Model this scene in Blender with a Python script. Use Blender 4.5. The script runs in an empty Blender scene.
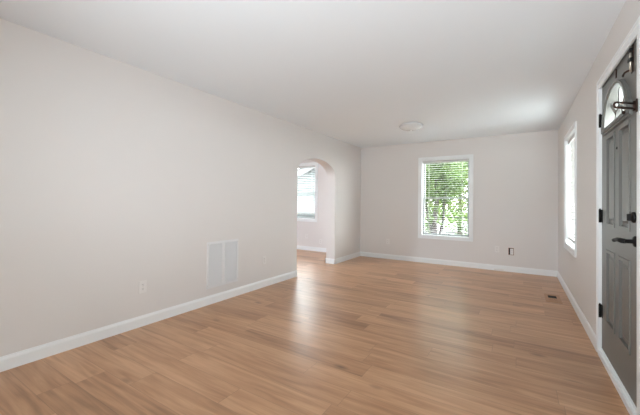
import bpy, bmesh, math, random
from mathutils import Matrix, Vector
PI = math.pi
S = bpy.context.scene
COL = S.collection

# ------------------------------------------------------------------ camera
CAM_H, YAW, PITCH, ROLL = 1.187, 0.5613, 0.0097, 0.0098
fw = Vector((-math.sin(YAW)*math.cos(PITCH), math.cos(YAW)*math.cos(PITCH), math.sin(PITCH)))
rt = Vector((math.cos(YAW), math.sin(YAW), 0))
up = rt.cross(fw)
r2 = rt*math.cos(ROLL)+up*math.sin(ROLL)
u2 = -rt*math.sin(ROLL)+up*math.cos(ROLL)
cd = bpy.data.cameras.new('camera'); cam = bpy.data.objects.new('camera', cd); COL.objects.link(cam)
cd.sensor_fit = 'HORIZONTAL'; cd.sensor_width = 36.0; cd.lens = 316.74/640*36.0
cd.shift_y = -7.7/640; cd.clip_start = 0.02
M = Matrix((r2, u2, -fw)).transposed().to_4x4(); M.translation = (0, 0, CAM_H)
cam.matrix_world = M
S.camera = cam

# ------------------------------------------------------------------ world, exposure
W = bpy.data.worlds.new('overcast_sky'); S.world = W; W.use_nodes = True
wt = W.node_tree; bg = wt.nodes['Background']
SKY_BASE, SKY_SUN = 8.0, 32.0          # hazy sky, far brighter towards the veiled sun on the door side (+x)
wc = wt.nodes.new('ShaderNodeTexCoord')
wd = wt.nodes.new('ShaderNodeVectorMath'); wd.operation = 'DOT_PRODUCT'; wd.inputs[1].default_value = Vector((1.0, -0.15, 0.45)).normalized()
wm = wt.nodes.new('ShaderNodeMapRange'); wm.interpolation_type = 'SMOOTHSTEP'
wm.inputs[1].default_value = 0.25; wm.inputs[2].default_value = 1.0; wm.inputs[3].default_value = SKY_BASE; wm.inputs[4].default_value = SKY_SUN
wt.links.new(wc.outputs['Generated'], wd.inputs[0]); wt.links.new(wd.outputs['Value'], wm.inputs[0]); wt.links.new(wm.outputs[0], bg.inputs[1])
bg.inputs[0].default_value = (0.91, 0.96, 1.0, 1)
vs = S.view_settings
vs.view_transform = 'Standard'; vs.look = 'None'; vs.gamma = 1.0; vs.use_curve_mapping = False
vs.exposure = 0.68
S.cycles.max_bounces = 14; S.cycles.diffuse_bounces = 8; S.cycles.transparent_max_bounces = 24
S.cycles.sample_clamp_indirect = 6.0
UPLIGHT, AIM = 255.0, (-0.85, 3.8, 2.44)  # power and aim of the fill light added behind the camera

# room dimensions (metres); y runs away from the camera
XL, XR, YB, YR, H = -3.033, 0.549, 6.553, -1.9, 2.44
XF = -6.6                        # far wall of the room beyond the arch
TW = 0.19                        # thickness of the wall with the arch
TX = 0.14                        # thickness of the outer walls

def portal(name, loc, rot, sx, sy):
    l = bpy.data.lights.new(name, 'AREA'); l.shape = 'RECTANGLE'; l.size = sx; l.size_y = sy
    l.cycles.is_portal = True
    o = bpy.data.objects.new(name, l); COL.objects.link(o); o.location = loc; o.rotation_euler = rot
    return o
portal('daylight_portal', (-1.237, YB+0.13, 1.31), (-PI/2, 0, 0), 0.92, 1.55)
portal('daylight_portal', (-4.70, YB+0.13, 1.44), (-PI/2, 0, 0), 0.92, 1.45)
portal('daylight_portal', (XR+0.13, 5.06, 1.37), (0, PI/2, 0), 1.45, 0.92)
portal('daylight_portal', (-0.5, YR-0.13, 1.42), (PI/2, 0, 0), 1.0, 1.4)

# ------------------------------------------------------------------ helpers
class MB:
    def __init__(s): s.v = []; s.f = []; s.sm = []
    def add(s, vs_, fs_, smooth=False):
        b = len(s.v); s.v += [tuple(v) for v in vs_]
        for f in fs_: s.f.append(tuple(b+i for i in f)); s.sm.append(smooth)
        return s
    def box(s, x0, x1, y0, y1, z0, z1, c=0.0):
        if c <= 0:
            v = [(x, y, z) for z in (z0, z1) for y in (y0, y1) for x in (x0, x1)]
            return s.add(v, [(0,2,3,1),(4,5,7,6),(0,1,5,4),(2,6,7,3),(0,4,6,2),(1,3,7,5)])
        bm = bmesh.new(); bmesh.ops.create_cube(bm, size=1)
        for q in bm.verts:
            q.co = ((x0+x1)/2+q.co.x*(x1-x0), (y0+y1)/2+q.co.y*(y1-y0), (z0+z1)/2+q.co.z*(z1-z0))
        bmesh.ops.bevel(bm, geom=bm.edges[:], offset=c, segments=2, profile=0.5, affect='EDGES')
        return s.bm(bm)
    def bm(s, bm, smooth=False):
        bm.verts.index_update()
        s.add([v.co[:] for v in bm.verts], [[v.index for v in f.verts] for f in bm.faces], smooth)
        bm.free(); return s
    def prism(s, poly, fn, t0, t1, smooth=False):
        # poly: list of (a,b); fn(a,b,t)->xyz
        n = len(poly)
        v = [fn(a, b, t0) for a, b in poly]+[fn(a, b, t1) for a, b in poly]
        f = [tuple(range(n))[::-1], tuple(range(n, 2*n))]
        s.add(v, f); 
        b = len(s.v)-2*n
        for i in range(n):
            j = (i+1) % n
            s.f.append((b+i, b+j, b+n+j, b+n+i)); s.sm.append(smooth)
        return s
    def ring(s, outer, inner, fn, t0, t1):
        # closed strip between two loops of equal length, with thickness
        n = len(outer); b = len(s.v)
        for lp, t in ((outer, t0), (inner, t0), (outer, t1), (inner, t1)):
            s.v += [tuple(fn(a, c, t)) for a, c in lp]
        for i in range(n):
            j = (i+1) % n
            for q in ((b+i, b+j, b+n+j, b+n+i), (b+2*n+i, b+3*n+i, b+3*n+j, b+2*n+j),
                      (b+i, b+2*n+i, b+2*n+j, b+j), (b+n+i, b+n+j, b+3*n+j, b+3*n+i)):
                s.f.append(q); s.sm.append(False)
        return s
    def lathe(s, prof, n=40, c=(0, 0, 0), axis='z'):
        b = len(s.v)
        for r, z in prof:
            for k in range(n):
                a = 2*PI*k/n; x, y = r*math.cos(a), r*math.sin(a)
                p = {'z': (x, y, z), 'x': (z, x, y), 'y': (x, z, y)}[axis]
                s.v.append((c[0]+p[0], c[1]+p[1], c[2]+p[2]))
        for i in range(len(prof)-1):
            for k in range(n):
                s.f.append((b+i*n+k, b+i*n+(k+1) % n, b+(i+1)*n+(k+1) % n, b+(i+1)*n+k)); s.sm.append(True)
        if prof[0][0] > 1e-5: s.f.append(tuple(b+k for k in range(n))[::-1]); s.sm.append(False)
        if prof[-1][0] > 1e-5: s.f.append(tuple(b+(len(prof)-1)*n+k for k in range(n))); s.sm.append(False)
        return s
    def tube(s, pts, r, n=10, cap=True):
        pts = [Vector(p) for p in pts]; b = len(s.v); rr = r if isinstance(r, (list, tuple)) else [r]*len(pts)
        ref = Vector((0.31, 0.17, 0.93)).normalized()
        for i, p in enumerate(pts):
            d = (pts[min(i+1, len(pts)-1)]-pts[max(i-1, 0)]).normalized()
            q = ref if abs(d.dot(ref)) < 0.95 else Vector((1, 0, 0))
            a = d.cross(q).normalized(); c = d.cross(a)
            for k in range(n):
                t = 2*PI*k/n; s.v.append(tuple(p+a*(rr[i]*math.cos(t))+c*(rr[i]*math.sin(t))))
        for i in range(len(pts)-1):
            for k in range(n):
                s.f.append((b+i*n+k, b+i*n+(k+1) % n, b+(i+1)*n+(k+1) % n, b+(i+1)*n+k)); s.sm.append(True)
        if cap:
            s.f.append(tuple(b+k for k in range(n))); s.sm.append(False)
            s.f.append(tuple(b+(len(pts)-1)*n+k for k in range(n))[::-1]); s.sm.append(False)
        return s
    def build(s, name, mat, parent=None, normals=True):
        me = bpy.data.meshes.new(name); me.from_pydata(s.v, [], s.f)
        me.polygons.foreach_set('use_smooth', s.sm)
        if normals:
            bm = bmesh.new(); bm.from_mesh(me); bmesh.ops.recalc_face_normals(bm, faces=bm.faces); bm.to_mesh(me); bm.free()
        me.materials.append(mat); me.update()
        o = bpy.data.objects.new(name, me); COL.objects.link(o)
        if parent: o.parent = parent
        return o

def empty(name, loc=(0, 0, 0), rz=0.0, kind=None, label=None, cat=None, group=None):
    o = bpy.data.objects.new(name, None); COL.objects.link(o)
    o.empty_display_size = 0.1; o.location = loc; o.rotation_euler = (0, 0, rz)
    return tag(o, label, cat, group, kind)
def tag(o, label=None, cat=None, group=None, kind=None):
    if label: o['label'] = label
    if cat: o['category'] = cat
    if group: o['group'] = group
    if kind: o['kind'] = kind
    return o
def struct(mb, name, mat, label, cat=None):
    return tag(mb.build(name, mat), label, cat, None, 'structure')

# ------------------------------------------------------------------ materials
def new_mat(name):
    m = bpy.data.materials.new(name); m.use_nodes = True
    return m, m.node_tree, m.node_tree.nodes['Principled BSDF']
def N(t, kind, **kw):
    n = t.nodes.new(kind)
    for k, v in kw.items(): setattr(n, k, v)
    return n
def paint(name, rgb, rough=0.55, var=0.03, scale=3.0, bump=0.0, bscale=250, spec=0.4, metal=0.0):
    m, t, p = new_mat(name)
    tc = N(t, 'ShaderNodeTexCoord'); nz = N(t, 'ShaderNodeTexNoise')
    nz.inputs['Scale'].default_value = scale; nz.inputs['Detail'].default_value = 4
    t.links.new(tc.outputs['Object'], nz.inputs['Vector'])
    mx = N(t, 'ShaderNodeMix', data_type='RGBA')
    mx.inputs[6].default_value = (*[c*(1-var) for c in rgb], 1); mx.inputs[7].default_value = (*[min(1, c*(1+var)) for c in rgb], 1)
    t.links.new(nz.outputs[0], mx.inputs[0]); t.links.new(mx.outputs[2], p.inputs['Base Color'])
    p.inputs['Roughness'].default_value = rough; p.inputs['Specular IOR Level'].default_value = spec
    p.inputs['Metallic'].default_value = metal
    if bump:
        n2 = N(t, 'ShaderNodeTexNoise'); n2.inputs['Scale'].default_value = bscale; n2.inputs['Detail'].default_value = 3
        b = N(t, 'ShaderNodeBump'); b.inputs['Strength'].default_value = bump; b.inputs['Distance'].default_value = 0.002
        t.links.new(tc.outputs['Object'], n2.inputs['Vector']); t.links.new(n2.outputs[0], b.inputs['Height'])
        t.links.new(b.outputs[0], p.inputs['Normal'])
    return m

def floor_material():
    m, t, p = new_mat('oak_vinyl_planks'); L = t.links.new
    def math_(op, a, b=None, c=None):
        n = N(t, 'ShaderNodeMath', operation=op)
        for i, q in enumerate((a, b, c)):
            if q is None: continue
            if isinstance(q, (int, float)): n.inputs[i].default_value = q
            else: L(q, n.inputs[i])
        return n.outputs[0]
    tc = N(t, 'ShaderNodeTexCoord'); sp = N(t, 'ShaderNodeSeparateXYZ'); L(tc.outputs['Object'], sp.inputs[0])
    x, y = sp.outputs[0], sp.outputs[1]
    PWD, PLN = 0.182, 1.22
    ry = math_('DIVIDE', y, PWD); row = math_('FLOOR', ry)
    wn = N(t, 'ShaderNodeTexWhiteNoise', noise_dimensions='1D'); L(row, wn.inputs['W'])
    cx = math_('ADD', math_('DIVIDE', x, PLN), math_('MULTIPLY', wn.outputs[0], 7.3)); colm = math_('FLOOR', cx)
    cb = N(t, 'ShaderNodeCombineXYZ'); L(row, cb.inputs[0]); L(colm, cb.inputs[1])
    w2 = N(t, 'ShaderNodeTexWhiteNoise', noise_dimensions='3D'); L(cb.outputs[0], w2.inputs['Vector'])
    # per plank shifted coordinates so that the grain breaks at every joint
    sc = N(t, 'ShaderNodeVectorMath', operation='SCALE'); L(w2.outputs['Color'], sc.inputs[0]); sc.inputs['Scale'].default_value = 37.0
    ad = N(t, 'ShaderNodeVectorMath', operation='ADD'); L(tc.outputs['Object'], ad.inputs[0]); L(sc.outputs[0], ad.inputs[1])
    def grain(sx, sy, scale, detail, dist):
        mp = N(t, 'ShaderNodeMapping'); mp.inputs['Scale'].default_value = (sx, sy, 1); L(ad.outputs[0], mp.inputs[0])
        n = N(t, 'ShaderNodeTexNoise'); n.inputs['Scale'].default_value = scale; n.inputs['Detail'].default_value = detail
        n.inputs['Distortion'].default_value = dist; L(mp.outputs[0], n.inputs['Vector']); return n.outputs[0]
    g1 = grain(0.8, 11.0, 1.7, 6, 0.9); g2 = grain(2.5, 60.0, 2.0, 4, 0.2); g3 = grain(1.1, 4.5, 1.2, 3, 0.8)
    v = math_('ADD', math_('MULTIPLY', g1, 0.70), math_('ADD', math_('MULTIPLY', g2, 0.16), math_('MULTIPLY', g3, 0.38)))
    v = math_('ADD', v, math_('MULTIPLY', w2.outputs['Value'], 0.20))
    cr = N(t, 'ShaderNodeValToRGB'); e = cr.color_ramp.elements
    e[0].position = 0.40; e[0].color = (0.19, 0.086, 0.035, 1)
    e[1].position = 0.92; e[1].color = (0.62, 0.36, 0.20, 1)
    k = e.new(0.66); k.color = (0.44, 0.232, 0.116, 1)
    L(v, cr.inputs[0])
    # knots
    mp = N(t, 'ShaderNodeMapping'); mp.inputs['Scale'].default_value = (1.1, 2.3, 1); L(ad.outputs[0], mp.inputs[0])
    vo = N(t, 'ShaderNodeTexVoronoi'); vo.inputs['Scale'].default_value = 1.5; L(mp.outputs[0], vo.inputs['Vector'])
    kn = N(t, 'ShaderNodeMapRange'); kn.inputs[1].default_value = 0.02; kn.inputs[2].default_value = 0.12
    kn.inputs[3].default_value = 0.7; kn.inputs[4].default_value = 0.0; L(vo.outputs['Distance'], kn.inputs[0])
    mk = N(t, 'ShaderNodeMix', data_type='RGBA'); L(kn.outputs[0], mk.inputs[0]); L(cr.outputs[0], mk.inputs[6]); mk.inputs[7].default_value = (0.12, 0.06, 0.03, 1)
    # joints
    fy = math_('FRACT', ry); fx = math_('FRACT', cx)
    dy = math_('MULTIPLY', math_('MINIMUM', fy, math_('SUBTRACT', 1.0, fy)), PWD)
    dx = math_('MULTIPLY', math_('MINIMUM', fx, math_('SUBTRACT', 1.0, fx)), PLN)
    jt = math_('LESS_THAN', math_('MINIMUM', dx, dy), 0.0013)
    mj = N(t, 'ShaderNodeMix', data_type='RGBA'); L(math_('MULTIPLY', jt, 0.45), mj.inputs[0]); L(mk.outputs[2], mj.inputs[6]); mj.inputs[7].default_value = (0.10, 0.055, 0.03, 1)
    L(mj.outputs[2], p.inputs['Base Color'])
    rr = N(t, 'ShaderNodeMapRange'); rr.inputs[3].default_value = 0.27; rr.inputs[4].default_value = 0.36; L(g2, rr.inputs[0]); L(rr.outputs[0], p.inputs['Roughness'])
    p.inputs['Specular IOR Level'].default_value = 0.75
    bp = N(t, 'ShaderNodeBump'); bp.inputs['Strength'].default_value = 0.04; bp.inputs['Distance'].default_value = 0.002; L(g2, bp.inputs['Height']); L(bp.outputs[0], p.inputs['Normal'])
    return m

def glass_material():
    m, t, p = new_mat('window_glass'); t.nodes.remove(p)
    out = t.nodes['Material Output']
    tr = N(t, 'ShaderNodeBsdfTransparent'); tr.inputs[0].default_value = (0.95, 0.97, 0.96, 1)
    gl = N(t, 'ShaderNodeBsdfGlossy'); gl.inputs['Roughness'].default_value = 0.02
    fr = N(t, 'ShaderNodeFresnel'); fr.inputs[0].default_value = 1.45
    mx = N(t, 'ShaderNodeMixShader')
    ge = N(t, 'ShaderNodeNewGeometry'); sb_ = N(t, 'ShaderNodeMath', operation='SUBTRACT'); sb_.inputs[0].default_value = 1.0
    mu = N(t, 'ShaderNodeMath', operation='MULTIPLY')                    # the reflection belongs to the front face of the pane
    t.links.new(ge.outputs['Backfacing'], sb_.inputs[1]); t.links.new(fr.outputs[0], mu.inputs[0]); t.links.new(sb_.outputs[0], mu.inputs[1])
    t.links.new(mu.outputs[0], mx.inputs[0]); t.links.new(tr.outputs[0], mx.inputs[1]); t.links.new(gl.outputs[0], mx.inputs[2])
    t.links.new(mx.outputs[0], out.inputs[0]); return m
def leaf_material(name, rgb, var):
    m, t, p = new_mat(name); tc = N(t, 'ShaderNodeTexCoord'); nz = N(t, 'ShaderNodeTexNoise'); nz.inputs['Scale'].default_value = 2.2
    t.links.new(tc.outputs['Object'], nz.inputs['Vector'])
    cr = N(t, 'ShaderNodeValToRGB'); e = cr.color_ramp.elements
    e[0].position = 0.35; e[0].color = (*[c*(1-var) for c in rgb], 1); e[1].position = 0.65; e[1].color = (*[c*(1+var) for c in rgb], 1)
    t.links.new(nz.outputs[0], cr.inputs[0]); t.links.new(cr.outputs[0], p.inputs['Base Color'])
    p.inputs['Roughness'].default_value = 0.6
    tl = N(t, 'ShaderNodeBsdfTranslucent'); t.links.new(cr.outputs[0], tl.inputs[0])
    mx = N(t, 'ShaderNodeMixShader'); mx.inputs[0].default_value = 0.4
    t.links.new(p.outputs[0], mx.inputs[1]); t.links.new(tl.outputs[0], mx.inputs[2]); t.links.new(mx.outputs[0], t.nodes['Material Output'].inputs[0])
    return m
def siding_material(name, rgb, pitch):
    m, t, p = new_mat(name); tc = N(t, 'ShaderNodeTexCoord'); sp = N(t, 'ShaderNodeSeparateXYZ'); t.links.new(tc.outputs['Object'], sp.inputs[0])
    d = N(t, 'ShaderNodeMath', operation='DIVIDE'); d.inputs[1].default_value = pitch; t.links.new(sp.outputs[2], d.inputs[0])
    f = N(t, 'ShaderNodeMath', operation='FRACT'); t.links.new(d.outputs[0], f.inputs[0])
    cr = N(t, 'ShaderNodeValToRGB'); e = cr.color_ramp.elements
    e[0].position = 0.0; e[0].color = (*[c*0.6 for c in rgb], 1); e[1].position = 0.12; e[1].color = (*rgb, 1)
    t.links.new(f.outputs[0], cr.inputs[0]); t.links.new(cr.outputs[0], p.inputs['Base Color']); p.inputs['Roughness'].default_value = 0.7
    return m
def emit_material(name, rgb, s):
    m, t, p = new_mat(name); p.inputs['Base Color'].default_value = (0.9, 0.9, 0.88, 1)
    p.inputs['Emission Color'].default_value = (*rgb, 1); p.inputs['Emission Strength'].default_value = s; return m

WALL = paint('greige_wall_paint', (0.73, 0.705, 0.685), 0.6, 0.012, 1.2, 0.05, 300, 0.25)
CEIL = paint('white_ceiling_paint', (0.80, 0.84, 0.87), 0.8, 0.01, 1.0, 0.08, 260, 0.2)
TRIM = paint('white_trim_paint', (0.84, 0.86, 0.865), 0.35, 0.015, 4.0)
FLOOR = floor_material()
DOORM = paint('grey_door_paint', (0.152, 0.150, 0.138), 0.40, 0.03, 5.0, 0.03, 120, 0.5)
BLACK = paint('black_hardware', (0.008, 0.0075, 0.0075), 0.5, 0.1, 20, spec=0.25)
BRONZE = paint('bronze_hardware', (0.045, 0.024, 0.018), 0.4, 0.15, 30, metal=0.5)
NICKEL = paint('brushed_nickel', (0.55, 0.50, 0.44), 0.35, 0.08, 30, metal=0.8)
PLASTIC = paint('white_plastic', (0.78, 0.76, 0.74), 0.4, 0.01, 10)
GRILLE = paint('white_grille_enamel', (0.76, 0.76, 0.765), 0.45, 0.01, 10)
DARK = paint('dark_cavity', (0.02, 0.018, 0.016), 0.8, 0.1, 10)
SLAT = paint('white_blind_slat', (0.62, 0.62, 0.61), 0.5, 0.01, 6)
CORD = paint('white_cord', (0.75, 0.75, 0.73), 0.8, 0.02, 40)
VINYL = paint('grey_vinyl_sash', (0.30, 0.31, 0.30), 0.4, 0.01, 6)
GLASS = glass_material()
DOME = paint('frosted_white_glass', (0.70, 0.71, 0.70), 0.25, 0.01, 8)
DOME_ADDED = emit_material('added_glowing_glass', (0.74, 0.86, 1.0), 190.0)  # glow of the dome light added in the next room
REGIST = paint('tan_register_enamel', (0.42, 0.24, 0.135), 0.45, 0.06, 14)
GROUND = paint('pale_concrete_drive', (0.32, 0.32, 0.31), 0.9, 0.15, 0.8)

# ------------------------------------------------------------------ room shell
X1 = XR+TX
struct(MB().box(XF-TX, X1, YR-TX, YB+TX, -0.06, 0), 'floor', FLOOR, 'light brown oak plank floor of the empty room', 'floor')
struct(MB().box(XF-TX, X1, YR-TX, YB+TX, H, H+0.06), 'ceiling', CEIL, 'plain off white ceiling over the whole room', 'ceiling')

def wall_with_holes(a0, a1, z0, z1, holes, boxfn):
    # cuts a rectangle into boxes round rectangular holes (a0,a1,z0,z1 each), sorted along a
    mb = MB(); a = a0
    for (h0, h1, k0, k1) in sorted(holes):
        boxfn(mb, a, h0, z0, z1)
        if k0 > z0: boxfn(mb, h0, h1, z0, k0)
        if k1 < z1: boxfn(mb, h0, h1, k1, z1)
        a = h1
    boxfn(mb, a, a1, z0, z1); return mb
# window openings: (centre along wall, width, z0, z1)
CW = 0.065                                                   # casing width
W1 = (-1.2365, 0.887, 0.555, 2.062)
W3 = (-4.70, 0.887, 0.78, 2.125)
W2 = (5.06, 0.887, 0.665, 2.075)
W4 = (-0.5, 0.8, 1.1, 2.1)  # unseen window added behind the camera to let daylight in
DY0, DY1, DZ1 = 2.385, 3.345, 2.145                          # door opening
struct(wall_with_holes(XF-TX, X1, 0, H, [(W1[0]-W1[1]/2, W1[0]+W1[1]/2, W1[2], W1[3]), (W3[0]-W3[1]/2, W3[0]+W3[1]/2, W3[2], W3[3])],
       lambda m, a, b, c, d: m.box(a, b, YB, YB+TX, c, d)), 'wall_back', WALL, 'beige end wall facing the camera with one window', 'wall')
struct(wall_with_holes(YR-TX, YB, 0, H, [(DY0, DY1, 0, DZ1), (W2[0]-W2[1]/2, W2[0]+W2[1]/2, W2[2], W2[3])],
       lambda m, a, b, c, d: m.box(XR, X1, a, b, c, d)), 'wall_right', WALL, 'beige right wall holding the grey door and a window', 'wall')
struct(wall_with_holes(XF-TX, XR, 0, H, [(W4[0]-W4[1]/2, W4[0]+W4[1]/2, W4[2], W4[3])],
       lambda m, a, b, c, d: m.box(a, b, YR-TX, YR, c, d)), 'wall_rear', WALL, 'beige wall behind the camera with an added window', 'wall')
struct(MB().box(XF-TX, XF, YR, YB, 0, H), 'wall_beyond', WALL, 'beige far wall of the room beyond the arch', 'wall')
# wall with the arch
AC, AW, AS, AR = 4.757, 0.622, 1.685, 0.285                 # centre y, half width, spring z, rise
lw = MB()
lw.box(XL-TW, XL, YR, AC-AW, 0, H); lw.box(XL-TW, XL, AC+AW, YB, 0, H)
arc = [(AC-AW*math.cos(PI*i/48), AS+AR*math.sin(PI*i/48)**0.95) for i in range(49)]
for i in range(48):
    (ya, za), (yb, zb) = arc[i], arc[i+1]
    fnx = lambda a, b, t: (t, a, b)
    lw.prism([(ya, za), (yb, zb), (yb, H), (ya, H)], fnx, XL-TW, XL)
struct(lw, 'wall_left', WALL, 'long pale beige left wall with an arched opening', 'wall')

# baseboards: profile (d from wall, z)
BP = [(0, 0), (0.014, 0), (0.014, 0.075), (0.011, 0.086), (0.007, 0.092), (0.006, 0.100), (0, 0.100)]
def base(mb, axis, wall, sgn, a0, a1):
    if axis == 'x': mb.prism(BP, lambda d, z, t: (wall+sgn*d, t, z), a0, a1)
    else: mb.prism(BP, lambda d, z, t: (t, wall+sgn*d, z), a0, a1)
b = MB(); base(b, 'x', XL, 1, YR, AC-AW); struct(b, 'baseboard_left', TRIM, 'white baseboard along the left wall before the arch', 'baseboard')
b = MB(); base(b, 'x', XL, 1, AC+AW-0.014, YB); base(b, 'y', AC+AW, -1, XL-TW-0.014, XL+0.014); base(b, 'x', XL-TW, -1, AC+AW-0.014, YB)
struct(b, 'baseboard_arch', TRIM, 'white baseboard wrapping the wall end right of the arch', 'baseboard')
b = MB(); base(b, 'y', YB, -1, XL+0.014, XR); struct(b, 'baseboard_back', TRIM, 'white baseboard along the end wall under the window', 'baseboard')
b = MB(); base(b, 'y', YB, -1, XF, XL-TW-0.014); struct(b, 'baseboard_beyond', TRIM, 'white baseboard seen through the arch in the next room', 'baseboard')
b = MB(); base(b, 'x', XR, -1, 3.40, YB-0.014); base(b, 'x', XR, -1, YR, 2.29); struct(b, 'baseboard_right', TRIM, 'white baseboard along the right wall beyond the door', 'baseboard')

# ------------------------------------------------------------------ windows and blinds (local: x along wall, +y outward, z up)
def rect_ring(mb, x0, x1, z0, z1, w, y0, y1, wb=None, wt=None):
    wb = w if wb is None else wb; wt = w if wt is None else wt
    o = [(x0, z0), (x1, z0), (x1, z1), (x0, z1)]; i = [(x0+w, z0+wb), (x1-w, z0+wb), (x1-w, z1-wt), (x0+w, z1-wt)]
    return mb.ring(o, i, lambda a, c, t: (a, t, c), y0, y1)
def window(name, loc, rz, w, z0, z1, label):
    r = empty(name, loc, rz, 'structure', label, 'window')
    h = w/2
    c = MB(); rect_ring(c, -h-CW, h+CW, z0-CW, z1+CW, CW, -0.013, 0.0); rect_ring(c, -h-CW, h+CW, z0-CW, z1+CW, 0.016, -0.019, -0.013)
    c.build('window_casing', TRIM, r)
    j = MB(); rect_ring(j, -h, h, z0, z1, 0.008, -0.004, TX); j.build('window_frame', TRIM, r)
    zm = (z0+z1)/2
    for (a, e, yy, nm) in ((z0+0.008, zm+0.014, 0.085, 'lower_sash'), (zm-0.014, z1-0.008, 0.112, 'upper_sash')):
        s = MB(); lo = nm == 'lower_sash'; rect_ring(s, -h+0.008, h-0.008, a, e, 0.036, yy, yy+0.026, 0.036 if lo else 0.028, 0.028 if lo else 0.036)
        so = s.build(nm, VINYL, r)
        MB().box(-h+0.044, h-0.044, yy+0.011, yy+0.015, a+(0.036 if lo else 0.028), e-(0.028 if lo else 0.036)).build('pane', GLASS, so)
    return r
def blind(loc, rz, w, z0, z1, tilt, label, n_pitch=0.0435):
    r = empty('window_blind', loc, rz, None, label, 'blind', 'white slatted blinds in the windows')
    h = w/2-0.014
    MB().box(-h, h, 0.018, 0.070, z1-0.055, z1-0.009, 0.003).build('headrail', SLAT, r)
    sl = MB(); ct, st = math.cos(tilt), math.sin(tilt); n = int((z1-0.075-z0-0.03)/n_pitch)
    for k in range(n):
        zc = z1-0.078-k*n_pitch
        prof = []
        for i in range(5):
            u = -0.025+0.05*i/4; cz = 0.0016*(1-(u/0.025)**2); prof.append((u, cz))
        poly = [(u, c+0.0009) for u, c in prof]+[(u, c-0.0009) for u, c in prof[::-1]]
        sl.prism([(0.045+u*ct-c*st, zc+u*st+c*ct) for u, c in poly], lambda a, c, t: (t, a, c), -h+0.003, h-0.003)
    sl.build('slats', SLAT, r)
    zb = z1-0.078-n*n_pitch
    MB().box(-h, h, 0.022, 0.068, zb-0.010, zb+0.012, 0.003).build('bottom_rail', SLAT, r)
    for cxp in (-h*0.72, h*0.72):
        l = MB()
        for yy in (0.0185, 0.0715): l.box(cxp-0.0012, cxp+0.0012, yy-0.0006, yy+0.0006, zb+0.01, z1-0.05)
        l.build('ladder_cord', CORD, r)
    return r
window('window_1', (W1[0], YB, 0), 0, W1[1], W1[2], W1[3], 'white framed window in the end wall showing green trees')
window('window_2', (XR, W2[0], 0), -PI/2, W2[1], W2[2], W2[3], 'white framed window in the right wall seen edge on')
window('window_3', (W3[0], YB, 0), 0, W3[1], W3[2], W3[3], 'white framed window in the next room seen through the arch')
r4 = empty('added_window_4', (W4[0], YR, 0), PI, 'structure', 'plain unseen window behind the camera, added to let in daylight', 'window')
c = MB(); rect_ring(c, -W4[1]/2-CW, W4[1]/2+CW, W4[2]-CW, W4[3]+CW, CW, -0.013, 0); c.build('window_casing', TRIM, r4)
c = MB(); rect_ring(c, -W4[1]/2, W4[1]/2, W4[2], W4[3], 0.04, 0.06, 0.10)
c.box(-0.02, 0.02, 0.065, 0.095, W4[2]+0.04, W4[3]-0.04); c.build('window_frame', VINYL, r4)
MB().box(-W4[1]/2+0.04, W4[1]/2-0.04, 0.078, 0.082, W4[2]+0.04, W4[3]-0.04).build('pane', GLASS, r4)
blind((W1[0], YB, 0), 0, W1[1], W1[2]+0.012, W1[3], 0.0, 'open white blind in the end wall window with trees behind')
blind((XR, W2[0], 0), -PI/2, W2[1], W2[2]+0.012, W2[3], -0.95, 'glowing white blind in the right wall window beside the grey door')
blind((W3[0], YB, 0), 0, W3[1], W3[2]+0.10, W3[3], 0.25, 'white blind in the next room window seen through the arch')

# ------------------------------------------------------------------ front door (in the right wall; local = world)
XD = 0.560                                                    # face of the leaf
dr = empty('door_1', (0, 0, 0), 0, 'structure', 'grey panelled front door with a half round fanlight', 'door')
LY0, LY1, LZ0, LZ1 = 2.392, 3.338, 0.058, 2.136
fx = lambda t: (lambda a, c, q: (q, a, c))
FC, FZ, FA, FB = 2.885, 1.742, 0.335, 0.285                   # fanlight centre y, base z, half width and height
UP = [(2.945, 3.162), (2.585, 2.815)]                         # panel spans in y (hinge side first)
UZ, LZ = (1.045, 1.690), (0.315, 0.845)
# leaf: grid of boxes round the panel recesses, with an arched hole for the fanlight
lf = MB(); T0, T1 = XD, XD+0.044
ys = [LY0, UP[1][0], UP[1][1], UP[0][0], UP[0][1], LY1]; zs = [LZ0, LZ[0], LZ[1], UZ[0], UZ[1], FZ]
for i in range(5):
    for k in range(5):
        hole = i in (1, 3) and k in (1, 3)
        lf.box(T0+(0.012 if hole else 0), T1, ys[i], ys[i+1], zs[k], zs[k+1])
lf.box(T0, T1, LY0, FC-FA, FZ, LZ1); lf.box(T0, T1, FC+FA, LY1, FZ, LZ1)
fan = [(FC-FA*math.cos(PI*i/40), FZ+FB*math.sin(PI*i/40)) for i in range(41)]
for i in range(40):
    (ya, za), (yb, zb) = fan[i], fan[i+1]
    lf.prism([(ya, za), (yb, zb), (yb, LZ1), (ya, LZ1)], lambda a, c, t: (t, a, c), T0, T1)
lf.build('door_leaf', DOORM, dr)
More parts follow.
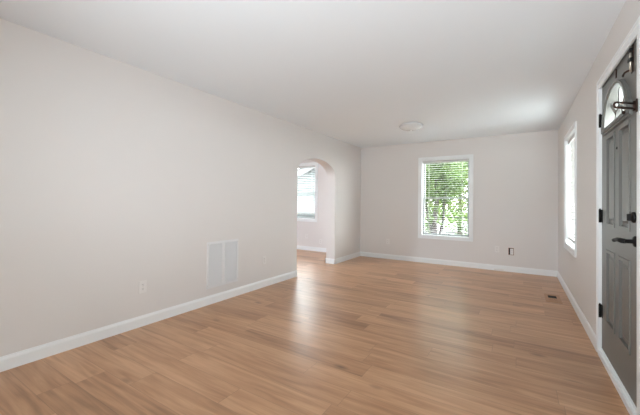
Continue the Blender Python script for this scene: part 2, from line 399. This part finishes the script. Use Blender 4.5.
for (a0, a1) in UP:
    for (c0, c1) in (UZ, LZ):
        pm = MB()
        # moulding round the recess and the raised field
        o = [(a0-0.012, c0-0.012), (a1+0.012, c0-0.012), (a1+0.012, c1+0.012), (a0-0.012, c1+0.012)]
        i_ = [(a0+0.010, c0+0.010), (a1-0.010, c0+0.010), (a1-0.010, c1-0.010), (a0+0.010, c1-0.010)]
        pm.ring(o, i_, lambda a, c, t: (t, a, c), XD-0.006, XD+0.0125)
        q = [(a0+0.030, c0+0.030), (a1-0.030, c0+0.030), (a1-0.030, c1-0.030), (a0+0.030, c1-0.030)]
        q2 = [(a0+0.048, c0+0.048), (a1-0.048, c0+0.048), (a1-0.048, c1-0.048), (a0+0.048, c1-0.048)]
        n = len(pm.v); pm.v += [(XD+0.0125, a, c) for a, c in q]+[(XD+0.002, a, c) for a, c in q2]
        for e_ in range(4):
            pm.f.append((n+e_, n+(e_+1) % 4, n+4+(e_+1) % 4, n+4+e_)); pm.sm.append(False)
        pm.f.append((n+4, n+5, n+6, n+7)); pm.sm.append(False)
        pm.build('door_panel', DOORM, dr)
# fanlight: frame, glass and sunburst bars
fl = MB()
def half(a, b, z): return [(FC-a*math.cos(PI*i/40), z+b*math.sin(PI*i/40)) for i in range(41)]
o, i_ = half(FA+0.018, FB+0.018, FZ-0.018), half(FA-0.050, FB-0.050, FZ+0.030)
fl.ring(o, i_, lambda a, c, t: (t, a, c), XD-0.016, XD+0.046)
o, i_ = half(FA+0.004, FB+0.004, FZ-0.004), half(FA-0.028, FB-0.028, FZ+0.018)
fl.ring(o, i_, lambda a, c, t: (t, a, c), XD-0.026, XD-0.015)
fo = fl.build('fanlight_frame', DOORM, dr)
g = MB(); g.prism(half(FA-0.04, FB-0.04, FZ+0.028), lambda a, c, t: (t, a, c), XD+0.034, XD+0.038); g.build('pane', GLASS, fo)
for ang in (45, 90, 135):
    ca, sa = math.cos(math.radians(ang)), math.sin(math.radians(ang))
    p0 = (FC+0.09*ca, FZ+0.03+0.08*sa); p1 = (FC+(FA-0.045)*ca, FZ+0.03+(FB-0.075)*sa)
    nx, nz_ = -sa*0.017, ca*0.017
    bmb = MB(); bmb.prism([(p0[0]-nx, p0[1]-nz_), (p1[0]-nx, p1[1]-nz_), (p1[0]+nx, p1[1]+nz_), (p0[0]+nx, p0[1]+nz_)], lambda a, c, t: (t, a, c), XD+0.008, XD+0.044)
    bmb.build('glazing_bar', DOORM, fo)
hb = MB(); hb.ring(half(0.115, 0.105, FZ+0.026), half(0.080, 0.070, FZ+0.036), lambda a, c, t: (t, a, c), XD+0.008, XD+0.044); hb.build('glazing_arc', DOORM, fo)
# jamb, casing and sill
j = MB(); j.box(XR-0.004, X1, LY1+0.003, DY1, 0, DZ1); j.box(XR-0.004, X1, DY0, LY0-0.003, 0, DZ1); j.box(XR-0.004, X1, LY0-0.003, LY1+0.003, LZ1+0.002, DZ1)
j.box(T1, T1+0.02, LY1-0.012, LY1+0.003, 0.05, LZ1); j.box(T1, T1+0.02, LY0-0.003, LY0+0.012, 0.05, LZ1); j.box(T1, T1+0.02, LY0, LY1, LZ1-0.012, LZ1+0.002)
j.build('door_jamb', TRIM, dr)
c = MB(); a0, a1, zt = 2.366, 3.342, 2.122
path_o = [(a0-0.07, 0), (a0-0.07, zt+0.07), (a1+0.058, zt+0.07), (a1+0.058, 0)]
path_i = [(a0, 0), (a0, zt), (a1, zt), (a1, 0)]
def casing(mb, po, pi_, x0, x1):
    for q in range(3):
        mb.prism([po[q], po[q+1], pi_[q+1], pi_[q]], lambda a, c_, t: (t, a, c_), x0, x1)
casing(c, path_o, path_i, XR-0.010, XR)
casing(c, [(y+(0.012 if y > 3 else -0.012)*0, z) for y, z in path_o], [(a0-0.048, 0), (a0-0.048, zt+0.048), (a1+0.040, zt+0.048), (a1+0.040, 0)], XR-0.014, XR-0.010)
c.build('door_casing', TRIM, dr)
s = MB(); s.box(XR-0.013, X1, a0, a1, 0, 0.034); s.box(XR+0.002, X1, DY0, DY1, 0.034, 0.052); s.build('door_sill', TRIM, dr)
# hinges
for zc in (1.864, 1.104, 0.350):
    hm = MB(); hm.tube([(XR-0.001, LY1+0.001, zc-0.052), (XR-0.001, LY1+0.001, zc+0.052)], 0.0085, 12)
    hm.box(XR-0.002, XD+0.001, LY1-0.002, LY1+0.0035, zc-0.05, zc+0.05); hm.box(XD-0.003, XD+0.001, LY1-0.03, LY1, zc-0.05, zc+0.05)
    hm.tube([(XR-0.001, LY1+0.001, zc+0.052), (XR-0.001, LY1+0.001, zc+0.060)], [0.006, 0.003], 10)
    hm.build('hinge', BLACK, dr)
# lever set
ly, lz = 2.470, 0.985
lv = MB(); lv.lathe([(0.031, 0), (0.031, -0.006), (0.026, -0.011), (0.012, -0.013), (0.011, -0.05)], 28, (XD, ly, lz), 'x')
lv.tube([(XD-0.045, ly-0.004, lz), (XD-0.058, ly+0.004, lz+0.001), (XD-0.061, ly+0.03, lz+0.002), (XD-0.063, ly+0.075, lz+0.001), (XD-0.066, ly+0.105, lz-0.004), (XD-0.072, ly+0.118, lz-0.008)], [0.013, 0.0145, 0.014, 0.0125, 0.011, 0.011], 14)
lv.build('door_lever', BLACK, dr)
db = MB(); db.lathe([(0.031, 0), (0.031, -0.008), (0.026, -0.014), (0.0, -0.015)], 28, (XD, 2.492, 1.121), 'x')
do_ = db.build('deadbolt', BLACK, dr)
MB().box(XD-0.034, XD-0.013, 2.487, 2.497, 1.101, 1.141, 0.003).build('thumb_turn', BLACK, do_)
MB().lathe([(0.009, 0), (0.009, -0.003), (0.005, -0.005), (0.0, -0.005)], 16, (XD, 2.878, 1.577), 'x').build('peephole', BLACK, dr)
# surface bolt near the top of the latch edge
sb = MB(); sb.box(XD-0.004, XD, 2.507, 2.545, 1.965, 2.125, 0.001)
so = sb.build('slide_bolt', BRONZE, dr)
k = MB()
for zc in (2.095, 2.04): MB().box(XD-0.020, XD-0.003, 2.505, 2.547, zc-0.011, zc+0.011, 0.003).build('bolt_keeper', BLACK, so)
MB().tube([(XD-0.011, 2.526, 1.972), (XD-0.011, 2.526, 2.122)], 0.0065, 12).build('bolt_rod', NICKEL, so)
k = MB(); k.tube([(XD-0.011, 2.526, 1.98), (XD-0.022, 2.53, 1.98), (XD-0.030, 2.55, 1.979), (XD-0.032, 2.575, 1.974), (XD-0.032, 2.582, 1.966)], 0.006, 10); k.build('bolt_handle', BRONZE, so)
MB().box(XD-0.006, XD, 2.885, 2.901, 2.058, 2.118, 0.001).build('small_hook', BRONZE, dr)  # small dark hook high on the door face

# swing bar guard on the latch side casing, its loop standing out into the room
gd = empty('door_guard', (XR-0.014, 2.343, 1.727), 0, None, 'bronze swing bar guard with its loop sticking out before the fanlight', 'door guard')
MB().box(-0.005, 0, -0.014, 0.014, -0.035, 0.035, 0.001).build('mounting_plate', BRONZE, gd)
k = MB(); L_, w_ = -0.132, 0.0135
pts = [(-0.006, 0.008, w_)]+[(L_+w_-w_*math.sin(a), 0.004, w_*math.cos(a)) for a in [PI*i/10 for i in range(11)]]+[(-0.006, 0.008, -w_)]
k.tube(pts, 0.0056, 10); k.tube([(-0.006, 0.008, -0.026), (-0.006, 0.008, 0.026)], 0.007, 10); k.build('swing_bar', BRONZE, gd).rotation_euler = (0, 0, math.radians(38))
k = MB(); k.lathe([(0.016, 0), (0.016, -0.004), (0.006, -0.006), (0.006, -0.026), (0.011, -0.030), (0.011, -0.038), (0.0, -0.042)], 16, (0, 0, 0), 'x')
ko = k.build('door_guard_stud', BRONZE, dr); ko.location = (XD, 2.565, 1.745)

# ------------------------------------------------------------------ wall plates (local: plate in xz, room side is -y)
def outlet(loc, rz, label):
    r = empty('wall_outlet', loc, rz, None, label, 'outlet', 'white power outlets low on the walls')
    MB().box(-0.036, 0.036, -0.006, 0, -0.058, 0.058, 0.002).build('cover_plate', PLASTIC, r)
    for zc in (0.02, -0.02):
        f = MB(); f.prism([(0.0165*math.cos(2*PI*i/20), zc+max(-0.013, min(0.013, 0.0165*math.sin(2*PI*i/20)))) for i in range(20)], lambda a, c_, t: (a, t, c_), -0.0085, -0.0055)
        fo_ = f.build('receptacle', PLASTIC, r)
        for sx in (-0.0065, 0.0065): MB().box(sx-0.0011, sx+0.0011, -0.0088, -0.008, zc-0.001, zc+0.008).build('slot', DARK, fo_)
        MB().tube([(0, -0.0088, zc-0.007), (0, -0.008, zc-0.007)], 0.0024, 8).build('slot', DARK, fo_)
    MB().lathe([(0.003, -0.006), (0.003, -0.0072), (0, -0.0074)], 10, (0, 0, 0), 'y').build('screw', NICKEL, r)
outlet((XL, 1.665, 0.371), PI/2, 'white outlet on the left wall nearest the camera, left of the grille')
outlet((XL, 3.361, 0.376), PI/2, 'white outlet on the left wall between the grille and the arch')
outlet((-2.383, YB, 0.372), 0, 'white outlet on the end wall left of its window')
outlet((-0.336, YB, 0.384), 0, 'white outlet on the end wall right of its window beside the open box')
outlet((-4.50, YB, 0.352), 0, 'white outlet seen through the arch under the window of the next room')
outlet((-4.09, YB, 0.245), 0, 'white outlet seen through the arch just right of the next room window')

bx = empty('outlet_box', (-0.118, YB, 0.360), 0, None, 'uncovered outlet box with a dark gap on the end wall near the right corner', 'outlet box')
k = MB(); rect_ring(k, -0.042, 0.042, -0.064, 0.064, 0.005, -0.004, 0.0); k.build('box_rim', REGIST, bx)
MB().box(-0.036, 0.036, -0.002, 0, -0.058, 0.058).build('box_cavity', DARK, bx)
k = MB(); k.box(-0.014, 0.033, -0.010, -0.001, -0.054, 0.050, 0.002); ro = k.build('receptacle', PLASTIC, bx)
for zc in (0.02, -0.02):
    for sx in (0.006, 0.018): MB().box(sx-0.0011, sx+0.0011, -0.0106, -0.0098, zc-0.004, zc+0.005).build('slot', DARK, ro)

tag(MB().box(-0.075, 0.075, -0.022, 0, 0, 0.034, 0.003).build('cover_strip', PLASTIC), 'small white strip at the foot of the end wall baseboard below the outlet', 'cover strip').location = (-0.305, YB-0.0142, 0)

# ------------------------------------------------------------------ return air grille on the left wall (local: x along +y world, -y room)
gr = empty('air_return_grille', (XL, 2.632, 0.452), PI/2, None, 'white double louvred air return grille low on the left wall', 'air grille')
gw, gh = 0.238, 0.268
k = MB(); rect_ring(k, -gw, gw, -gh, gh, 0.026, -0.008, 0); k.box(-0.021, 0.021, -0.008, 0, -gh+0.026, gh-0.026)
rect_ring(k, -gw+0.022, gw-0.022, -gh+0.022, gh-0.022, 0.004, -0.011, -0.008); k.build('grille_frame', GRILLE, gr)
MB().box(-gw+0.02, gw-0.02, -0.0012, 0, -gh+0.02, gh-0.02).build('filter', paint('pale_filter', (0.55, 0.55, 0.57), 0.8), gr)
for (a, e) in ((-gw+0.026, -0.021), (0.021, gw-0.026)):
    k = MB(); n = 40
    for q in range(n):
        zc = -gh+0.026+(q+0.5)*(2*gh-0.052)/n
        k.prism([(-0.0095, zc-0.0045), (-0.0085, zc-0.0055), (-0.0015, zc+0.0045), (-0.0025, zc+0.0055)], lambda a_, c_, t: (t, a_, c_), a, e)
    k.build('louvres', GRILLE, gr)
for sx in (-gw+0.012, gw-0.012):
    for zc in (-gh+0.03, gh-0.03): MB().lathe([(0.004, -0.008), (0.004, -0.0095), (0, -0.010)], 10, (sx, 0, zc), 'y').build('screw', NICKEL, gr)

# ------------------------------------------------------------------ floor register
fr_ = empty('floor_register', (0.365, 5.01, 0), 0, None, 'tan metal floor vent with a dark slot near the right corner', 'floor vent')
k = MB(); o = [(-0.082, -0.20), (0.082, -0.20), (0.082, 0.20), (-0.082, 0.20)]; i_ = [(-0.046, -0.150), (0.046, -0.150), (0.046, 0.150), (-0.046, 0.150)]
k.ring(o, i_, lambda a, c_, t: (a, c_, t), 0.0, 0.005); k.build('register_frame', REGIST, fr_)
MB().box(-0.046, 0.046, -0.15, 0.15, 0.0, 0.0012).build('duct_opening', DARK, fr_)
for q in range(14):
    yc = -0.15+0.30*(q+0.5)/14
    if 0.0 < yc < 0.13: continue
    MB().box(-0.046, 0.046, yc-0.0085, yc+0.0085, 0.001, 0.0042).build('register_bar', REGIST, fr_)

# ------------------------------------------------------------------ ceiling lights
def ceiling_light(loc, dome, label):
    r = empty('ceiling_light', loc, 0, None, label, 'ceiling light', 'round flush ceiling lights')
    MB().lathe([(0.150, 0), (0.156, -0.004), (0.156, -0.020), (0.148, -0.024)], 48).build('base_ring', TRIM, r)
    MB().lathe([(0.148, -0.022), (0.180, -0.026), (0.182, -0.034), (0.170, -0.052), (0.140, -0.070), (0.095, -0.083), (0.045, -0.090), (0, -0.092)], 48).build('glass_dome', dome, r)
    MB().lathe([(0.009, -0.088), (0.011, -0.096), (0.007, -0.104), (0, -0.107)], 16).build('finial', TRIM, r)
    return r
ceiling_light((-1.45, 4.99, H), DOME, 'unlit white glass dome light on the ceiling near the far end')
ceiling_light((-4.9, 3.6, H), DOME_ADDED, 'added unseen lit dome that brightens the next room')  # out of view, added to light the room beyond the arch

# unseen fill light added behind the camera, shaped as an uplighter lamp
fl_ = empty('fill_lamp', (-0.55, -0.85, 0), 0, None, 'added unseen fill light behind the camera, shaped as a low uplighter', 'fill light')
MB().lathe([(0.14, 0), (0.14, 0.018), (0.12, 0.026), (0.014, 0.032)], 40).build('base', BLACK, fl_)
MB().tube([(0, 0, 0.03), (0, 0, 0.57)], 0.0125, 14).build('pole', BLACK, fl_)
MB().lathe([(0.016, 0.55), (0.06, 0.57), (0.13, 0.60), (0.17, 0.63), (0.165, 0.633), (0.125, 0.605), (0.05, 0.578), (0.0, 0.575)], 40).build('fill_lamp_shade', PLASTIC, fl_)
bl = bpy.data.lights.new('fill_spot', 'SPOT'); bl.energy = UPLIGHT; bl.spot_size = math.radians(120); bl.spot_blend = 1.0; bl.shadow_soft_size = 0.06; bl.color = (0.88, 0.95, 1.0)
bo = bpy.data.objects.new('fill_spot', bl); COL.objects.link(bo); bo.parent = fl_; bo.location = (0, 0, 0.66); bo.rotation_mode = 'QUATERNION'; bo.rotation_quaternion = (Vector(AIM)-Vector((-0.55, -0.85, 0.66))).to_track_quat('-Z', 'Y')

# ------------------------------------------------------------------ outdoors
GZ = -0.35
struct(MB().box(-40, 30, -30, 60, GZ-0.1, GZ), 'ground', GROUND, 'pale bright ground outside the windows', 'ground')
random.seed(5)
def leaf_cloud(mb, c, rad, n, size, rng):
    for _ in range(n):
        while True:
            d = Vector((rng.uniform(-1, 1), rng.uniform(-1, 1), rng.uniform(-1, 1)))
            if d.length < 1: break
        p = Vector(c)+Vector((d.x*rad[0], d.y*rad[1], d.z*rad[2]))
        a = Vector((rng.gauss(0, 1), rng.gauss(0, 1), rng.gauss(0, 0.6))).normalized()
        b_ = a.cross(Vector((rng.gauss(0, 1), rng.gauss(0, 1), rng.gauss(0, 1)))).normalized()
        s_ = size*rng.uniform(0.6, 1.3); w = s_*0.42
        mb.add([p-a*s_, p+b_*w, p+a*s_, p-b_*w], [(0, 1, 2, 3)])
def bark(name, rgb): return paint(name, rgb, 0.9, 0.25, 9, 0.4, 30)
BARK = bark('grey_brown_bark', (0.022, 0.016, 0.016))
LEAF1 = leaf_material('fresh_green_leaves', (0.038, 0.070, 0.008), 0.45)
LEAF2 = leaf_material('yellow_green_leaves', (0.085, 0.120, 0.016), 0.4)
def tree(name, base, stems, clouds, leafm, label, size, seed):
    rng = random.Random(seed)
    r = empty(name, base, 0, None, label, 'tree')
    for pts, r0, r1 in stems:
        n = len(pts); MB().tube(pts, [r0+(r1-r0)*i/(n-1) for i in range(n)], 10).build('trunk', BARK, r)
    mb = MB()
    for c, rad, n in clouds: leaf_cloud(mb, c, rad, n, size, rng)
    mb.build('foliage', leafm, r, False)
    return r
# near tree with several stems, then looser trees behind
tree('tree', (-2.28, 10.6, GZ),
     [([(0, 0, 0), (-0.03, 0, 0.9), (0.05, 0.02, 1.7), (0.02, 0, 2.6), (0.1, 0, 3.6)], 0.10, 0.04),
      ([(0.05, 0, 0.1), (0.22, 0.05, 1.0), (0.30, 0.1, 1.9), (0.5, 0.1, 3.2)], 0.045, 0.022),
      ([(-0.02, 0, 0.3), (-0.25, 0, 1.2), (-0.40, 0.1, 2.2), (-0.6, 0.1, 3.3)], 0.045, 0.02)],
     [((-0.45, 0, 2.70), (0.75, 0.7, 0.62), 5200), ((0.40, 0.2, 2.72), (0.60, 0.6, 0.55), 1300), ((-0.1, 0.2, 3.6), (1.4, 0.9, 0.7), 3600),
      ((-0.5, 0, 1.95), (0.45, 0.4, 0.40), 900), ((0.15, 0.1, 1.95), (0.65, 0.5, 0.40), 1000), ((0.5, 0.1, 2.2), (0.40, 0.4, 0.35), 800), ((-0.1, 0.2, 1.2), (1.0, 0.5, 0.6), 800)],
     LEAF1, 'dense green tree with several stems behind the end wall window', 0.060, 3)
tree('tree', (-2.3, 15.5, GZ),
     [([(0, 0, 0), (0.05, 0, 1.5), (0, 0, 3.0), (0.1, 0, 4.5)], 0.11, 0.04), ([(0, 0, 0.5), (-0.5, 0, 1.6), (-0.8, 0, 3.0)], 0.05, 0.02)],
     [((0.3, 0, 3.0), (2.2, 0.8, 1.0), 6500), ((0.3, 0, 4.2), (2.0, 0.9, 0.9), 4200), ((-0.6, 0, 1.45), (0.9, 0.6, 0.8), 900), ((0.7, 0, 1.35), (1.0, 0.5, 0.75), 950)],
     LEAF2, 'yellow green tree farther off behind the end wall window', 0.080, 8)
tree('tree', (-4.6, 19.5, GZ),
     [([(0, 0, 0), (0.05, 0, 1.5), (0, 0, 3.0)], 0.09, 0.04)],
     [((0, 0, 2.2), (1.9, 0.9, 1.9), 3600), ((0, 0, 4.0), (1.6, 0.9, 1.0), 1800)], LEAF2, 'yellow green tree farthest off at the left edge of the end wall window', 0.10, 21)
tree('tree', (-1.4, 23.0, GZ),
     [([(0, 0, 0), (0.05, 0, 1.5), (0, 0, 3.0)], 0.09, 0.04)],
     [((0, 0, 1.5), (2.2, 0.9, 1.6), 2800), ((0, 0, 4.0), (2.2, 0.9, 1.3), 2600)], LEAF2, 'yellow green tree farthest off at the right edge of the end wall window', 0.10, 22)
rng = random.Random(12)
for (px, py, lab) in ((-3.0, 11.8, 'low green shrub outside at the left of the end wall window'), (-1.75, 12.2, 'low green shrub outside at the right of the end wall window')):
    r = empty('shrub', (px, py, GZ), 0, None, lab, 'shrub', 'shrubs outside')
    k = MB(); leaf_cloud(k, (0, 0, 0.60), (0.55, 0.4, 0.65), 800, 0.055, rng); k.build('foliage', LEAF1, r, False)
    k = MB()
    for q in range(7): k.tube([(0, 0, 0), (rng.uniform(-.2, .2), rng.uniform(-.2, .2), 0.5), (rng.uniform(-.3, .3), rng.uniform(-.3, .3), 0.9)], [0.012, 0.008, 0.004], 6)
    k.build('stems', BARK, r)
FENCE = paint('dark_metal_fence', (0.006, 0.006, 0.006), 0.9, 0.1, 20, spec=0.02)
fe = empty('rail_fence', (-1.62, 9.2, GZ), 0, None, 'thin dark metal rail fence outside the end wall window', 'fence')
for xx in (-0.155, 1.7): MB().tube([(xx, 0, 0), (xx, 0, 1.75)], 0.016, 8).build('post', FENCE, fe)
for zz in (1.18,): MB().tube([(-0.155, 0, zz), (1.7, 0, zz)], 0.012, 8).build('rail', FENCE, fe)

# neighbouring house seen through the arch and the next room's window
HY = 12.5
nh = empty('neighbour_house', (0, HY, GZ), 0, None, 'pale sided house outside the next room window with a white sloping eave', 'house')
SID = siding_material('pale_green_grey_siding', (0.038, 0.045, 0.044), 0.12)
hx0, hz0, sl = -9.05, 2.736, 0.39          # rake passes (hx0,hz0+..) rising towards +x
def rz_(x): return hz0+(x-hx0)*sl
xl, xr_ = -13.2, -6.2
k = MB(); k.prism([(xl, 0.95), (xr_, 0.95), (xr_, rz_(xr_)), (xl, rz_(xl))], lambda a, c_, t: (a, t, c_), 0, 0.2); k.build('wall', SID, nh)
MB().box(xl, xr_, -0.02, 0.2, 0, 0.95).build('foundation', paint('grey_block', (0.02, 0.02, 0.02), 0.9, 0.15, 4), nh)
k = MB(); k.prism([(xl-0.3, rz_(xl-0.3)), (xr_, rz_(xr_)), (xr_, rz_(xr_)+0.29), (xl-0.3, rz_(xl-0.3)+0.29)], lambda a, c_, t: (a, t, c_), -0.30, -0.26); k.build('rake_trim', paint('grey_white_rake_paint', (0.09, 0.09, 0.09), 0.6), nh)
k = MB(); k.prism([(xl-0.3, rz_(xl-0.3)+0.29), (xr_, rz_(xr_)+0.29), (xr_, rz_(xr_)+0.33), (xl-0.3, rz_(xl-0.3)+0.33)], lambda a, c_, t: (a, t, c_), -0.34, 6); k.build('roof', paint('grey_shingles', (0.05, 0.048, 0.048), 0.9, 0.2, 12), nh)
